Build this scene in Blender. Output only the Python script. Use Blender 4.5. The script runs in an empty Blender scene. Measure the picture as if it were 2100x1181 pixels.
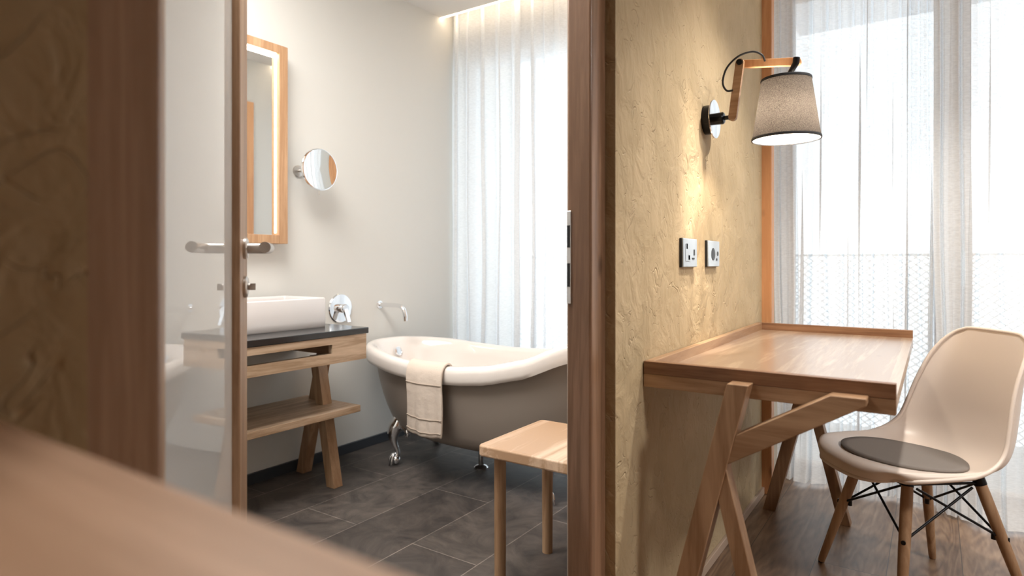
import bpy, bmesh, math, random
from mathutils import Vector, Matrix
random.seed(7)
S = bpy.context.scene
COL = S.collection
PI = math.pi
ORG = {}

# ------------------------------------------------------------------ materials
def new_mat(name):
    m = bpy.data.materials.new(name); m.use_nodes = True
    nt = m.node_tree
    return m, nt, nt.nodes, nt.links, nt.nodes['Principled BSDF']

def plain(name, col, rough=.5, metal=0., spec=.5, coat=0., bump=0., bscale=200.):
    m, nt, N, L, b = new_mat(name)
    b.inputs['Base Color'].default_value = (*col, 1)
    b.inputs['Roughness'].default_value = rough
    b.inputs['Metallic'].default_value = metal
    b.inputs['Specular IOR Level'].default_value = spec
    b.inputs['Coat Weight'].default_value = coat
    if bump:
        tc = N.new('ShaderNodeTexCoord'); n = N.new('ShaderNodeTexNoise')
        n.inputs['Scale'].default_value = bscale; n.inputs['Detail'].default_value = 4
        bp = N.new('ShaderNodeBump'); bp.inputs['Strength'].default_value = bump; bp.inputs['Distance'].default_value = .002
        L.new(tc.outputs['Object'], n.inputs['Vector']); L.new(n.outputs['Fac'], bp.inputs['Height']); L.new(bp.outputs['Normal'], b.inputs['Normal'])
    return m

def ramp(N, stops):
    r = N.new('ShaderNodeValToRGB'); e = r.color_ramp.elements
    while len(e) < len(stops): e.new(.5)
    for i, (p, c) in enumerate(stops): e[i].position = p; e[i].color = (*c, 1)
    return r

def wood(name, light, dark, axis='z', rough=.45, stretch=14., scale=9., plank=0., plank_axis='x', coat=0.):
    """oak: fibres run along `axis` in object space"""
    m, nt, N, L, b = new_mat(name)
    tc = N.new('ShaderNodeTexCoord'); mp = N.new('ShaderNodeMapping')
    sc = {'x': (1/stretch, 1, 1), 'y': (1, 1/stretch, 1), 'z': (1, 1, 1/stretch)}[axis]
    mp.inputs['Scale'].default_value = sc
    L.new(tc.outputs['Object'], mp.inputs['Vector'])
    n1 = N.new('ShaderNodeTexNoise'); n1.inputs['Scale'].default_value = scale; n1.inputs['Detail'].default_value = 5
    n1.inputs['Roughness'].default_value = .6; n1.inputs['Distortion'].default_value = 1.4
    n2 = N.new('ShaderNodeTexNoise'); n2.inputs['Scale'].default_value = scale*9; n2.inputs['Detail'].default_value = 4
    n2.inputs['Roughness'].default_value = .7
    for n in (n1, n2): L.new(mp.outputs['Vector'], n.inputs['Vector'])
    mul = N.new('ShaderNodeMath'); mul.operation = 'MULTIPLY'; mul.inputs[1].default_value = 11.
    L.new(n1.outputs['Fac'], mul.inputs[0])
    sn = N.new('ShaderNodeMath'); sn.operation = 'SINE'; L.new(mul.outputs[0], sn.inputs[0])
    ab = N.new('ShaderNodeMath'); ab.operation = 'MULTIPLY_ADD'; ab.inputs[1].default_value = .22; ab.inputs[2].default_value = .28
    L.new(sn.outputs[0], ab.inputs[0])
    ad = N.new('ShaderNodeMath'); ad.operation = 'MULTIPLY_ADD'; ad.inputs[1].default_value = .55
    L.new(n2.outputs['Fac'], ad.inputs[0]); L.new(ab.outputs[0], ad.inputs[2])
    src = ad
    if plank:
        sx = N.new('ShaderNodeSeparateXYZ'); L.new(tc.outputs['Object'], sx.inputs[0])
        dv = N.new('ShaderNodeMath'); dv.operation = 'DIVIDE'; dv.inputs[1].default_value = plank
        L.new(sx.outputs['XYZ'.index(plank_axis.upper())], dv.inputs[0])
        fl = N.new('ShaderNodeMath'); fl.operation = 'FLOOR'; L.new(dv.outputs[0], fl.inputs[0])
        wn = N.new('ShaderNodeTexWhiteNoise'); wn.noise_dimensions = '1D'; L.new(fl.outputs[0], wn.inputs['W'])
        a2 = N.new('ShaderNodeMath'); a2.operation = 'MULTIPLY_ADD'; a2.inputs[1].default_value = .3
        L.new(wn.outputs['Value'], a2.inputs[0]); L.new(ad.outputs[0], a2.inputs[2])
        a3 = N.new('ShaderNodeMath'); a3.operation = 'SUBTRACT'; a3.inputs[1].default_value = .15
        L.new(a2.outputs[0], a3.inputs[0]); src = a3
    mid = tuple((light[i]*.6+dark[i]*.4) for i in range(3))
    r = ramp(N, [(.32, dark), (.53, mid), (.76, light)])
    L.new(src.outputs[0], r.inputs['Fac'])
    # knots
    vo = N.new('ShaderNodeTexVoronoi'); vo.inputs['Scale'].default_value = 5.5
    mp2 = N.new('ShaderNodeMapping'); mp2.inputs['Scale'].default_value = tuple(max(s, .45) for s in sc); mp2.inputs['Location'].default_value = (.37, .11, .2)
    L.new(tc.outputs['Object'], mp2.inputs['Vector']); L.new(mp2.outputs['Vector'], vo.inputs['Vector'])
    kr = ramp(N, [(.0, (.85, .85, .85)), (.03, (.7, .7, .7)), (.085, (0, 0, 0))]); L.new(vo.outputs['Distance'], kr.inputs['Fac'])
    mx = N.new('ShaderNodeMixRGB'); mx.inputs['Color2'].default_value = (*(c*.3 for c in dark), 1)
    L.new(kr.outputs['Color'], mx.inputs['Fac']); L.new(r.outputs['Color'], mx.inputs['Color1'])
    L.new(mx.outputs['Color'], b.inputs['Base Color'])
    b.inputs['Roughness'].default_value = rough
    b.inputs['Coat Weight'].default_value = coat; b.inputs['Coat Roughness'].default_value = .25
    bp = N.new('ShaderNodeBump'); bp.inputs['Strength'].default_value = .25; bp.inputs['Distance'].default_value = .001
    L.new(n2.outputs['Fac'], bp.inputs['Height']); L.new(bp.outputs['Normal'], b.inputs['Normal'])
    return m

OL = (.50, .325, .195); OD = (.31, .175, .092)
M = {}
for ax in 'xyz':
    M['oak_'+ax] = wood('oak_'+ax, OL, OD, ax)
M['oak_top'] = wood('oak_top', (.58, .43, .31), (.38, .255, .17), 'y', rough=.3, coat=.8, plank=.13, plank_axis='x')
M['stool_top'] = wood('stool_top', (.78, .58, .42), (.52, .33, .20), 'y', rough=.42, plank=.09, plank_axis='x')
M['pale_oak_y'] = wood('pale_oak_y', (.64, .47, .33), (.38, .25, .15), 'y', scale=13.)
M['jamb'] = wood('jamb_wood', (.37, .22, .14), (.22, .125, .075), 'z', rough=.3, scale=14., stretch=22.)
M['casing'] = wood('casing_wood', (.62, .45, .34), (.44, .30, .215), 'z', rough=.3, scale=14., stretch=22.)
M['door_wood'] = wood('door_wood', (.52, .34, .21), (.33, .19, .105), 'z', scale=14., stretch=22.)
M['orange_wood'] = wood('orange_wood', (.74, .40, .20), (.60, .29, .13), 'z')
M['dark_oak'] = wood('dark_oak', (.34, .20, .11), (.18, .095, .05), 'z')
M['mirror_wood'] = wood('mirror_wood', (.66, .42, .25), (.44, .25, .13), 'z')
M['counter_wood'] = wood('counter_wood', (.44, .245, .135), (.20, .095, .048), 'x', scale=6., rough=.4)
M['cabinet_wood'] = wood('cabinet_wood', (.82, .54, .36), (.56, .34, .21), 'x', scale=7.)
M['chrome'] = plain('chrome', (.85, .86, .88), .08, 1.)
M['steel'] = plain('brushed_steel', (.60, .57, .54), .3, 1.)
M['black_metal'] = plain('black_metal', (.01, .01, .012), .3, .6)
M['stone'] = plain('black_stone', (.018, .019, .021), .16, bump=.3, bscale=60)
M['ceramic'] = plain('white_ceramic', (.66, .63, .62), .2, coat=.2)
M['enamel'] = plain('white_enamel', (.86, .80, .755), .12, coat=.6)
M['taupe'] = plain('taupe_enamel', (.285, .24, .205), .38, coat=.15)
M['plastic'] = plain('chair_plastic', (.80, .695, .62), .38)
M['felt'] = plain('grey_felt', (.27, .24, .22), .95, bump=.9, bscale=900)
M['skirt_dark'] = plain('dark_skirting', (.035, .04, .048), .45)
M['skirt_light'] = plain('light_skirting', (.50, .38, .29), .5)
M['ceil'] = plain('ceiling_paint', (.80, .77, .73), .9)
M['white_out'] = plain('white_render', (.85, .87, .9), .9)
M['lintel'] = plain('lintel_paint', (.46, .37, .28), .9)
M['mirror'] = plain('mirror_glass', (.93, .94, .94), .01, 1.)
M['cable'] = plain('cable_sleeve', (.012, .011, .012), .6)
M['plate'] = plain('socket_plastic', (.42, .49, .57), .3)
M['dark'] = plain('socket_dark', (.012, .013, .016), .4)
M['mesh_rail'] = plain('pale_metal', (.85, .87, .88), .5)
M['deck'] = plain('deck', (.45, .43, .4), .8)
M['rubber'] = plain('rubber', (.01, .01, .01), .7)

def plaster(name, a, b_, scale=1.):
    m, nt, N, L, b = new_mat(name)
    tc = N.new('ShaderNodeTexCoord')
    n1 = N.new('ShaderNodeTexNoise'); n1.inputs['Scale'].default_value = 3.2*scale; n1.inputs['Detail'].default_value = 6; n1.inputs['Distortion'].default_value = 1.2
    L.new(tc.outputs['Object'], n1.inputs['Vector'])
    r = ramp(N, [(.3, b_), (.7, a)]); L.new(n1.outputs['Fac'], r.inputs['Fac'])
    # trowel swirls
    n2 = N.new('ShaderNodeTexNoise'); n2.inputs['Scale'].default_value = 13*scale; n2.inputs['Detail'].default_value = 5; n2.inputs['Distortion'].default_value = .9; n2.inputs['Roughness'].default_value = .55
    mp = N.new('ShaderNodeMapping'); mp.inputs['Rotation'].default_value = (.6, 0, 0); mp.inputs['Scale'].default_value = (1, 1.15, .9)
    L.new(tc.outputs['Object'], mp.inputs['Vector']); L.new(mp.outputs['Vector'], n2.inputs['Vector'])
    # thin straw-like flecks: noise contour lines
    n3 = N.new('ShaderNodeTexNoise'); n3.inputs['Scale'].default_value = 11*scale; n3.inputs['Detail'].default_value = 2; n3.inputs['Distortion'].default_value = 1.1
    L.new(mp.outputs['Vector'], n3.inputs['Vector'])
    s = N.new('ShaderNodeMath'); s.operation = 'SUBTRACT'; s.inputs[1].default_value = .5; L.new(n3.outputs['Fac'], s.inputs[0])
    ab = N.new('ShaderNodeMath'); ab.operation = 'ABSOLUTE'; L.new(s.outputs[0], ab.inputs[0])
    gate = N.new('ShaderNodeTexNoise'); gate.inputs['Scale'].default_value = 13; L.new(tc.outputs['Object'], gate.inputs['Vector'])
    gr = ramp(N, [(.5, (0, 0, 0)), (.6, (1, 1, 1))]); L.new(gate.outputs['Fac'], gr.inputs['Fac'])
    lr = ramp(N, [(.0, (1, 1, 1)), (.014, (0, 0, 0))]); L.new(ab.outputs[0], lr.inputs['Fac'])
    mm = N.new('ShaderNodeMath'); mm.operation = 'MULTIPLY'; L.new(gr.outputs['Color'], mm.inputs[0]); L.new(lr.outputs['Color'], mm.inputs[1])
    mk = N.new('ShaderNodeMath'); mk.operation = 'MULTIPLY'; mk.inputs[1].default_value = .45; L.new(mm.outputs[0], mk.inputs[0])
    mx = N.new('ShaderNodeMixRGB'); mx.inputs['Color2'].default_value = (*(min(1, c*1.35) for c in a), 1)
    L.new(mk.outputs[0], mx.inputs['Fac']); L.new(r.outputs['Color'], mx.inputs['Color1'])
    L.new(mx.outputs['Color'], b.inputs['Base Color'])
    b.inputs['Roughness'].default_value = .8
    hs = N.new('ShaderNodeMath'); hs.operation = 'MULTIPLY_ADD'; hs.inputs[1].default_value = -.35
    L.new(mm.outputs[0], hs.inputs[0]); L.new(n2.outputs['Fac'], hs.inputs[2])
    bp = N.new('ShaderNodeBump'); bp.inputs['Strength'].default_value = .75; bp.inputs['Distance'].default_value = .012
    L.new(hs.outputs[0], bp.inputs['Height']); L.new(bp.outputs['Normal'], b.inputs['Normal'])
    return m
M['plaster'] = plaster('clay_plaster', (.53, .41, .255), (.43, .33, .195))
M['bath_wall'] = plain('bath_wall_paint', (.70, .69, .655), .85, bump=.08, bscale=30)

def tiles(name):
    m, nt, N, L, b = new_mat(name)
    tc = N.new('ShaderNodeTexCoord'); sx = N.new('ShaderNodeSeparateXYZ'); L.new(tc.outputs['Object'], sx.inputs[0])
    cx = N.new('ShaderNodeCombineXYZ')
    a1 = N.new('ShaderNodeMath'); a1.inputs[1].default_value = 9.4-1.695; L.new(sx.outputs['Y'], a1.inputs[0])
    a2 = N.new('ShaderNodeMath'); a2.inputs[1].default_value = 1.88+.296*10; L.new(sx.outputs['X'], a2.inputs[0])
    L.new(a1.outputs[0], cx.inputs['X']); L.new(a2.outputs[0], cx.inputs['Y'])
    br = N.new('ShaderNodeTexBrick')
    br.offset = .5; br.offset_frequency = 2; br.squash = 1
    br.inputs['Scale'].default_value = 1; br.inputs['Brick Width'].default_value = .94; br.inputs['Row Height'].default_value = .296
    br.inputs['Mortar Size'].default_value = .0022; br.inputs['Mortar Smooth'].default_value = .2
    br.inputs['Color1'].default_value = (.058, .050, .046, 1); br.inputs['Color2'].default_value = (.092, .080, .072, 1)
    br.inputs['Mortar'].default_value = (.20, .18, .16, 1)
    L.new(cx.outputs[0], br.inputs['Vector'])
    n = N.new('ShaderNodeTexNoise'); n.inputs['Scale'].default_value = 5; n.inputs['Detail'].default_value = 9; n.inputs['Distortion'].default_value = 1.8; n.inputs['Roughness'].default_value = .65
    L.new(tc.outputs['Object'], n.inputs['Vector'])
    r = ramp(N, [(.3, (.45, .45, .47)), (.72, (1.7, 1.62, 1.55))]); L.new(n.outputs['Fac'], r.inputs['Fac'])
    mx = N.new('ShaderNodeMixRGB'); mx.blend_type = 'MULTIPLY'; mx.inputs['Fac'].default_value = 1
    L.new(br.outputs['Color'], mx.inputs['Color1']); L.new(r.outputs['Color'], mx.inputs['Color2'])
    L.new(mx.outputs['Color'], b.inputs['Base Color'])
    b.inputs['Roughness'].default_value = .5
    bp = N.new('ShaderNodeBump'); bp.inputs['Strength'].default_value = .35; bp.inputs['Distance'].default_value = .002
    L.new(n.outputs['Fac'], bp.inputs['Height']); L.new(bp.outputs['Normal'], b.inputs['Normal'])
    return m
M['tiles'] = tiles('slate_tiles')

def parquet(name):
    m, nt, N, L, b = new_mat(name)
    tc = N.new('ShaderNodeTexCoord'); mp = N.new('ShaderNodeMapping'); mp.inputs['Rotation'].default_value = (0, 0, PI/2)
    mp.inputs['Location'].default_value = (10, 10, 0)
    L.new(tc.outputs['Object'], mp.inputs['Vector'])
    br = N.new('ShaderNodeTexBrick'); br.offset = .37
    br.inputs['Scale'].default_value = 1; br.inputs['Brick Width'].default_value = 2.1; br.inputs['Row Height'].default_value = .21
    br.inputs['Mortar Size'].default_value = .0012; br.inputs['Color1'].default_value = (0, 0, 0, 1); br.inputs['Color2'].default_value = (1, 1, 1, 1)
    br.inputs['Mortar'].default_value = (.5, .5, .5, 1)
    L.new(mp.outputs['Vector'], br.inputs['Vector'])
    # per-plank shift of the grain
    sc = N.new('ShaderNodeVectorMath'); sc.operation = 'MULTIPLY'; sc.inputs[1].default_value = (7, 3, 2)
    L.new(br.outputs['Color'], sc.inputs[0])
    ad = N.new('ShaderNodeVectorMath'); ad.operation = 'ADD'; L.new(tc.outputs['Object'], ad.inputs[0]); L.new(sc.outputs[0], ad.inputs[1])
    st = N.new('ShaderNodeMapping'); st.inputs['Scale'].default_value = (1, .16, 1); L.new(ad.outputs[0], st.inputs['Vector'])
    n1 = N.new('ShaderNodeTexNoise'); n1.inputs['Scale'].default_value = 7; n1.inputs['Detail'].default_value = 3; n1.inputs['Distortion'].default_value = .7
    n2 = N.new('ShaderNodeTexNoise'); n2.inputs['Scale'].default_value = 70; n2.inputs['Detail'].default_value = 3
    L.new(st.outputs[0], n1.inputs['Vector']); L.new(st.outputs[0], n2.inputs['Vector'])
    ml = N.new('ShaderNodeMath'); ml.operation = 'MULTIPLY'; ml.inputs[1].default_value = 75; L.new(n1.outputs['Fac'], ml.inputs[0])
    sn = N.new('ShaderNodeMath'); sn.operation = 'SINE'; L.new(ml.outputs[0], sn.inputs[0])
    a = N.new('ShaderNodeMath'); a.operation = 'MULTIPLY_ADD'; a.inputs[1].default_value = .11; a.inputs[2].default_value = .2; L.new(sn.outputs[0], a.inputs[0])
    c = N.new('ShaderNodeMath'); c.operation = 'MULTIPLY_ADD'; c.inputs[1].default_value = .6; L.new(n2.outputs['Fac'], c.inputs[0]); L.new(a.outputs[0], c.inputs[2])
    r = ramp(N, [(.2, (.12, .066, .038)), (.5, (.24, .145, .086)), (.8, (.38, .25, .155))]); L.new(c.outputs[0], r.inputs['Fac'])
    tn = N.new('ShaderNodeMixRGB'); tn.blend_type = 'MULTIPLY'; tn.inputs['Fac'].default_value = .22
    L.new(r.outputs['Color'], tn.inputs['Color1']); L.new(br.outputs['Color'], tn.inputs['Color2'])
    mo = N.new('ShaderNodeMixRGB'); mo.inputs['Color2'].default_value = (.06, .04, .03, 1)
    L.new(br.outputs['Fac'], mo.inputs['Fac']); L.new(tn.outputs['Color'], mo.inputs['Color1'])
    L.new(mo.outputs['Color'], b.inputs['Base Color'])
    b.inputs['Roughness'].default_value = .38
    bp = N.new('ShaderNodeBump'); bp.inputs['Strength'].default_value = .3; bp.inputs['Distance'].default_value = .001
    L.new(c.outputs[0], bp.inputs['Height']); L.new(bp.outputs['Normal'], b.inputs['Normal'])
    return m
M['parquet'] = parquet('oak_parquet')

def emit(name, col, s):
    m = bpy.data.materials.new(name); m.use_nodes = True; N = m.node_tree.nodes; L = m.node_tree.links
    N.clear(); e = N.new('ShaderNodeEmission'); o = N.new('ShaderNodeOutputMaterial')
    e.inputs['Color'].default_value = (*col, 1); e.inputs['Strength'].default_value = s
    L.new(e.outputs[0], o.inputs[0]); return m
M['led'] = emit('warm_led', (1., .80, .58), 9.)
M['led_mirror'] = emit('mirror_led', (1., .86, .70), 7.)
M['bulb'] = emit('bulb_glow', (1., .87, .70), 110.)

def sheer(name, col, transp, trans_share=.6):
    m = bpy.data.materials.new(name); m.use_nodes = True; N = m.node_tree.nodes; L = m.node_tree.links
    N.clear(); o = N.new('ShaderNodeOutputMaterial')
    tr = N.new('ShaderNodeBsdfTransparent'); tl = N.new('ShaderNodeBsdfTranslucent'); df = N.new('ShaderNodeBsdfDiffuse')
    tl.inputs['Color'].default_value = (*col, 1); df.inputs['Color'].default_value = (*col, 1)
    m1 = N.new('ShaderNodeMixShader'); m1.inputs[0].default_value = trans_share
    m2 = N.new('ShaderNodeMixShader'); 
    L.new(df.outputs[0], m1.inputs[1]); L.new(tl.outputs[0], m1.inputs[2])
    L.new(m1.outputs[0], m2.inputs[1]); L.new(tr.outputs[0], m2.inputs[2])
    tc = N.new('ShaderNodeTexCoord'); n = N.new('ShaderNodeTexNoise'); n.inputs['Scale'].default_value = 60; n.inputs['Detail'].default_value = 3
    mp = N.new('ShaderNodeMapping'); mp.inputs['Scale'].default_value = (1, 1, 3.5)
    L.new(tc.outputs['Object'], mp.inputs[0]); L.new(mp.outputs[0], n.inputs['Vector'])
    k = N.new('ShaderNodeMapRange'); k.inputs['From Min'].default_value = .3; k.inputs['From Max'].default_value = .7
    k.inputs['To Min'].default_value = transp-.06; k.inputs['To Max'].default_value = transp+.06
    L.new(n.outputs['Fac'], k.inputs['Value']); L.new(k.outputs[0], m2.inputs[0])
    L.new(m2.outputs[0], o.inputs[0]); return m
M['sheer'] = sheer('sheer_voile', (.91, .93, .95), .20, .33)

def linen_shade(name):
    m = bpy.data.materials.new(name); m.use_nodes = True; N = m.node_tree.nodes; L = m.node_tree.links
    N.clear(); o = N.new('ShaderNodeOutputMaterial')
    tl = N.new('ShaderNodeBsdfTranslucent'); df = N.new('ShaderNodeBsdfDiffuse')
    tc = N.new('ShaderNodeTexCoord'); n = N.new('ShaderNodeTexNoise'); n.inputs['Scale'].default_value = 420; n.inputs['Detail'].default_value = 3
    L.new(tc.outputs['Object'], n.inputs['Vector'])
    r = ramp(N, [(.3, (.07, .062, .06)), (.7, (.20, .175, .16))]); L.new(n.outputs['Fac'], r.inputs['Fac'])
    L.new(r.outputs['Color'], df.inputs['Color']); L.new(r.outputs['Color'], tl.inputs['Color'])
    mx = N.new('ShaderNodeMixShader'); mx.inputs[0].default_value = .42
    L.new(df.outputs[0], mx.inputs[1]); L.new(tl.outputs[0], mx.inputs[2]); L.new(mx.outputs[0], o.inputs[0])
    return m
M['linen'] = linen_shade('charcoal_linen')
M['trim_cloth'] = plain('dark_trim_cloth', (.03, .032, .038), .9)
M['lining'] = sheer('white_shade_lining', (.9, .88, .84), .0, .35)

def satin_glass(name):
    m, nt, N, L, b = new_mat(name)
    b.inputs['Base Color'].default_value = (.93, .94, .93, 1); b.inputs['Roughness'].default_value = .55
    b.inputs['Specular IOR Level'].default_value = 0.
    b.inputs['Coat Weight'].default_value = 1; b.inputs['Coat Roughness'].default_value = .015; b.inputs['Coat IOR'].default_value = 1.9
    tl = N.new('ShaderNodeBsdfTranslucent'); tl.inputs['Color'].default_value = (.85, .87, .86, 1)
    return m
M['satin_glass'] = satin_glass('satin_white_glass')

def clear_glass(name):
    m = bpy.data.materials.new(name); m.use_nodes = True; N = m.node_tree.nodes; L = m.node_tree.links
    N.clear(); o = N.new('ShaderNodeOutputMaterial'); t = N.new('ShaderNodeBsdfTransparent'); t.inputs[0].default_value = (.95, .97, .97, 1)
    g = N.new('ShaderNodeBsdfGlossy'); g.inputs['Roughness'].default_value = .02
    mx = N.new('ShaderNodeMixShader'); mx.inputs[0].default_value = .06
    L.new(t.outputs[0], mx.inputs[1]); L.new(g.outputs[0], mx.inputs[2]); L.new(mx.outputs[0], o.inputs[0]); return m
M['glass'] = clear_glass('window_glass')

def terry(name):
    m, nt, N, L, b = new_mat(name)
    b.inputs['Base Color'].default_value = (.74, .63, .54, 1); b.inputs['Roughness'].default_value = .95
    tc = N.new('ShaderNodeTexCoord'); n = N.new('ShaderNodeTexNoise'); n.inputs['Scale'].default_value = 420; n.inputs['Detail'].default_value = 3
    n2 = N.new('ShaderNodeTexNoise'); n2.inputs['Scale'].default_value = 18
    L.new(tc.outputs['Object'], n.inputs['Vector']); L.new(tc.outputs['Object'], n2.inputs['Vector'])
    a = N.new('ShaderNodeMath'); a.operation = 'MULTIPLY_ADD'; a.inputs[1].default_value = .3; L.new(n.outputs['Fac'], a.inputs[0]); L.new(n2.outputs['Fac'], a.inputs[2])
    bp = N.new('ShaderNodeBump'); bp.inputs['Strength'].default_value = .6; bp.inputs['Distance'].default_value = .008
    L.new(a.outputs[0], bp.inputs['Height']); L.new(bp.outputs['Normal'], b.inputs['Normal'])
    return m
M['terry'] = terry('cream_terry')

# ------------------------------------------------------------------ mesh helpers
def box(bm, x0, x1, y0, y1, z0, z1, mtx=None):
    vs = [bm.verts.new(Vector(p) if mtx is None else mtx @ Vector(p)) for p in
          ((x0,y0,z0),(x1,y0,z0),(x1,y1,z0),(x0,y1,z0),(x0,y0,z1),(x1,y0,z1),(x1,y1,z1),(x0,y1,z1))]
    for f in ((0,3,2,1),(4,5,6,7),(0,1,5,4),(1,2,6,5),(2,3,7,6),(3,0,4,7)): bm.faces.new([vs[i] for i in f])

def prism(bm, pts, dirv):
    """extrude a closed outline (3D points) along dirv"""
    d = Vector(dirv)
    a = [bm.verts.new(Vector(p)) for p in pts]; b = [bm.verts.new(Vector(p)+d) for p in pts]
    n = len(pts)
    bm.faces.new(a[::-1]); bm.faces.new(b)
    for i in range(n): bm.faces.new((a[i], a[(i+1)%n], b[(i+1)%n], b[i]))

def frame_of(d):
    d = d.normalized(); up = Vector((0,0,1)) if abs(d.z) < .95 else Vector((0,1,0))
    x = up.cross(d).normalized(); return x, d.cross(x).normalized()

def tube(bm, pts, rad, seg=16, caps=True):
    pts = [Vector(p) for p in pts]; n = len(pts)
    if not isinstance(rad, (list, tuple)): rad = [rad]*n
    if len(rad) != n:                      # stretch the list of radii over the path
        R0 = rad; rad = []
        for i in range(n):
            t = i/(n-1)*(len(R0)-1); k = min(int(t), len(R0)-2); rad.append(R0[k]+(R0[k+1]-R0[k])*(t-k))
    rings = []; px = None
    for i, p in enumerate(pts):
        d = (pts[min(i+1, n-1)]-pts[max(i-1, 0)]).normalized()
        if px is None: x, y = frame_of(d)
        else:
            x = (px - d*px.dot(d)).normalized(); y = d.cross(x)
        px = x
        rings.append([bm.verts.new(p + (x*math.cos(2*PI*k/seg)+y*math.sin(2*PI*k/seg))*rad[i]) for k in range(seg)])
    for a, b in zip(rings, rings[1:]):
        for k in range(seg): bm.faces.new((a[k], a[(k+1)%seg], b[(k+1)%seg], b[k]))
    if caps: bm.faces.new(rings[0][::-1]); bm.faces.new(rings[-1])

def lathe(bm, prof, c, axis=(0,0,1), seg=40, caps=True):
    """prof: (radius, height along axis)"""
    axis = Vector(axis).normalized(); x, y = frame_of(axis); c = Vector(c)
    rings = [[bm.verts.new(c + axis*h + (x*math.cos(2*PI*k/seg)+y*math.sin(2*PI*k/seg))*max(r, 1e-5)) for k in range(seg)] for r, h in prof]
    for a, b in zip(rings, rings[1:]):
        for k in range(seg): bm.faces.new((a[k], a[(k+1)%seg], b[(k+1)%seg], b[k]))
    if caps: bm.faces.new(rings[0][::-1]); bm.faces.new(rings[-1])

def smoothpts(pts, n=8):
    P = [Vector(p) for p in pts]; out = []
    for i in range(len(P)-1):
        p0 = P[max(i-1,0)]; p1 = P[i]; p2 = P[i+1]; p3 = P[min(i+2,len(P)-1)]
        for k in range(n):
            t = k/n
            out.append(.5*((2*p1)+(p2-p0)*t+(2*p0-5*p1+4*p2-p3)*t*t+(3*p1-p0-3*p2+p3)*t**3))
    out.append(P[-1]); return out

def sphere(bm, c, r, sx=1, sy=1, sz=1, seg=20):
    m = Matrix.Translation(c) @ Matrix.Diagonal((sx*r, sy*r, sz*r, 1))
    bmesh.ops.create_uvsphere(bm, u_segments=seg, v_segments=seg//2, radius=1, matrix=m)

def world_org(p):
    return ORG.get(p.name, Vector((0,0,0))) if p else Vector((0,0,0))

def obj(name, bm, mat, parent=None, bevel=0., local=False, smooth=35, seg=2, sub=0, solid=0., loc=None):
    bmesh.ops.recalc_face_normals(bm, faces=bm.faces[:])
    o = bpy.data.objects.new(name, bpy.data.meshes.new(name)); COL.objects.link(o)
    if parent is not None:
        o.parent = parent; org = world_org(parent)
        if not local: bmesh.ops.translate(bm, verts=bm.verts[:], vec=-org)
        ORG[o.name] = org.copy() if not local else Vector((0,0,0))
        if local: ORG[o.name] = org.copy()
    else:
        if loc is None:
            xs = [v.co for v in bm.verts]
            mn = [min(v[i] for v in xs) for i in range(3)]; mx = [max(v[i] for v in xs) for i in range(3)]
            loc = Vector(((mn[0]+mx[0])/2, (mn[1]+mx[1])/2, mn[2]))
        loc = Vector(loc)
        bmesh.ops.translate(bm, verts=bm.verts[:], vec=-loc); o.location = loc; ORG[o.name] = loc.copy()
    if smooth:
        for f in bm.faces: f.smooth = True
        for e in bm.edges:
            if len(e.link_faces) == 2 and e.calc_face_angle(0) > math.radians(smooth): e.smooth = False
    bm.to_mesh(o.data); bm.free()
    o.data.materials.append(M[mat] if isinstance(mat, str) else mat)
    if solid:
        s = o.modifiers.new('solid', 'SOLIDIFY'); s.thickness = solid; s.offset = 0
    if sub:
        s = o.modifiers.new('sub', 'SUBSURF'); s.levels = sub; s.render_levels = sub
    if bevel:
        b = o.modifiers.new('bevel', 'BEVEL'); b.width = bevel; b.segments = seg; b.limit_method = 'ANGLE'; b.angle_limit = math.radians(40)
    return o

def B(): return bmesh.new()

def tag(o, label=None, cat=None, group=None, kind=None):
    for k, v in (('label', label), ('category', cat), ('group', group), ('kind', kind)):
        if v: o[k] = v
    return o

def thing(name, label, cat, loc, rz=0, group=None, kind=None):
    o = bpy.data.objects.new(name, None); COL.objects.link(o); o.empty_display_size = .1
    o.location = loc; o.rotation_euler = (0, 0, rz); ORG[o.name] = Vector(loc)
    return tag(o, label, cat, group, kind)

def bx(name, x0, x1, y0, y1, z0, z1, mat, parent=None, bevel=.0, **k):
    b = B(); box(b, x0, x1, y0, y1, z0, z1); return obj(name, b, mat, parent, bevel, **k)

def structure(o, label=None):
    o['kind'] = 'structure'
    if label: o['label'] = label
    return o

# ------------------------------------------------------------------ room shell
WX = -.635      # face of the clay-plastered partition towards the bedroom
WB = -.755      # its bathroom side
MX = -2.629     # bathroom wall with the mirror
YW = 3.35       # window wall
CZ = 2.60
def shell(name, *a, **k):
    return structure(bx(name, *a, **k), k.get('label'))

# partition with the doorway
b = B()
box(b, WB, WX, 1.386, 2.93, 0, 2.72)
structure(obj('wall_partition', b, 'plaster', loc=(WX, 0, 0)), 'ochre clay plaster wall behind the desk and the wall lamp')
b = B(); box(b, WB, WX, -2.6, .254, 0, 2.72)
structure(obj('wall_left', b, 'plaster', loc=(WX, 0, 0)), 'ochre clay plaster wall in shade at the left edge of the picture')
b = B(); box(b, WB, WX, .254, 1.386, 2.16, 2.72)
structure(obj('wall_above_door', b, 'plaster', loc=(WX, 0, 0)), 'ochre clay plaster above the bathroom doorway')
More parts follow.
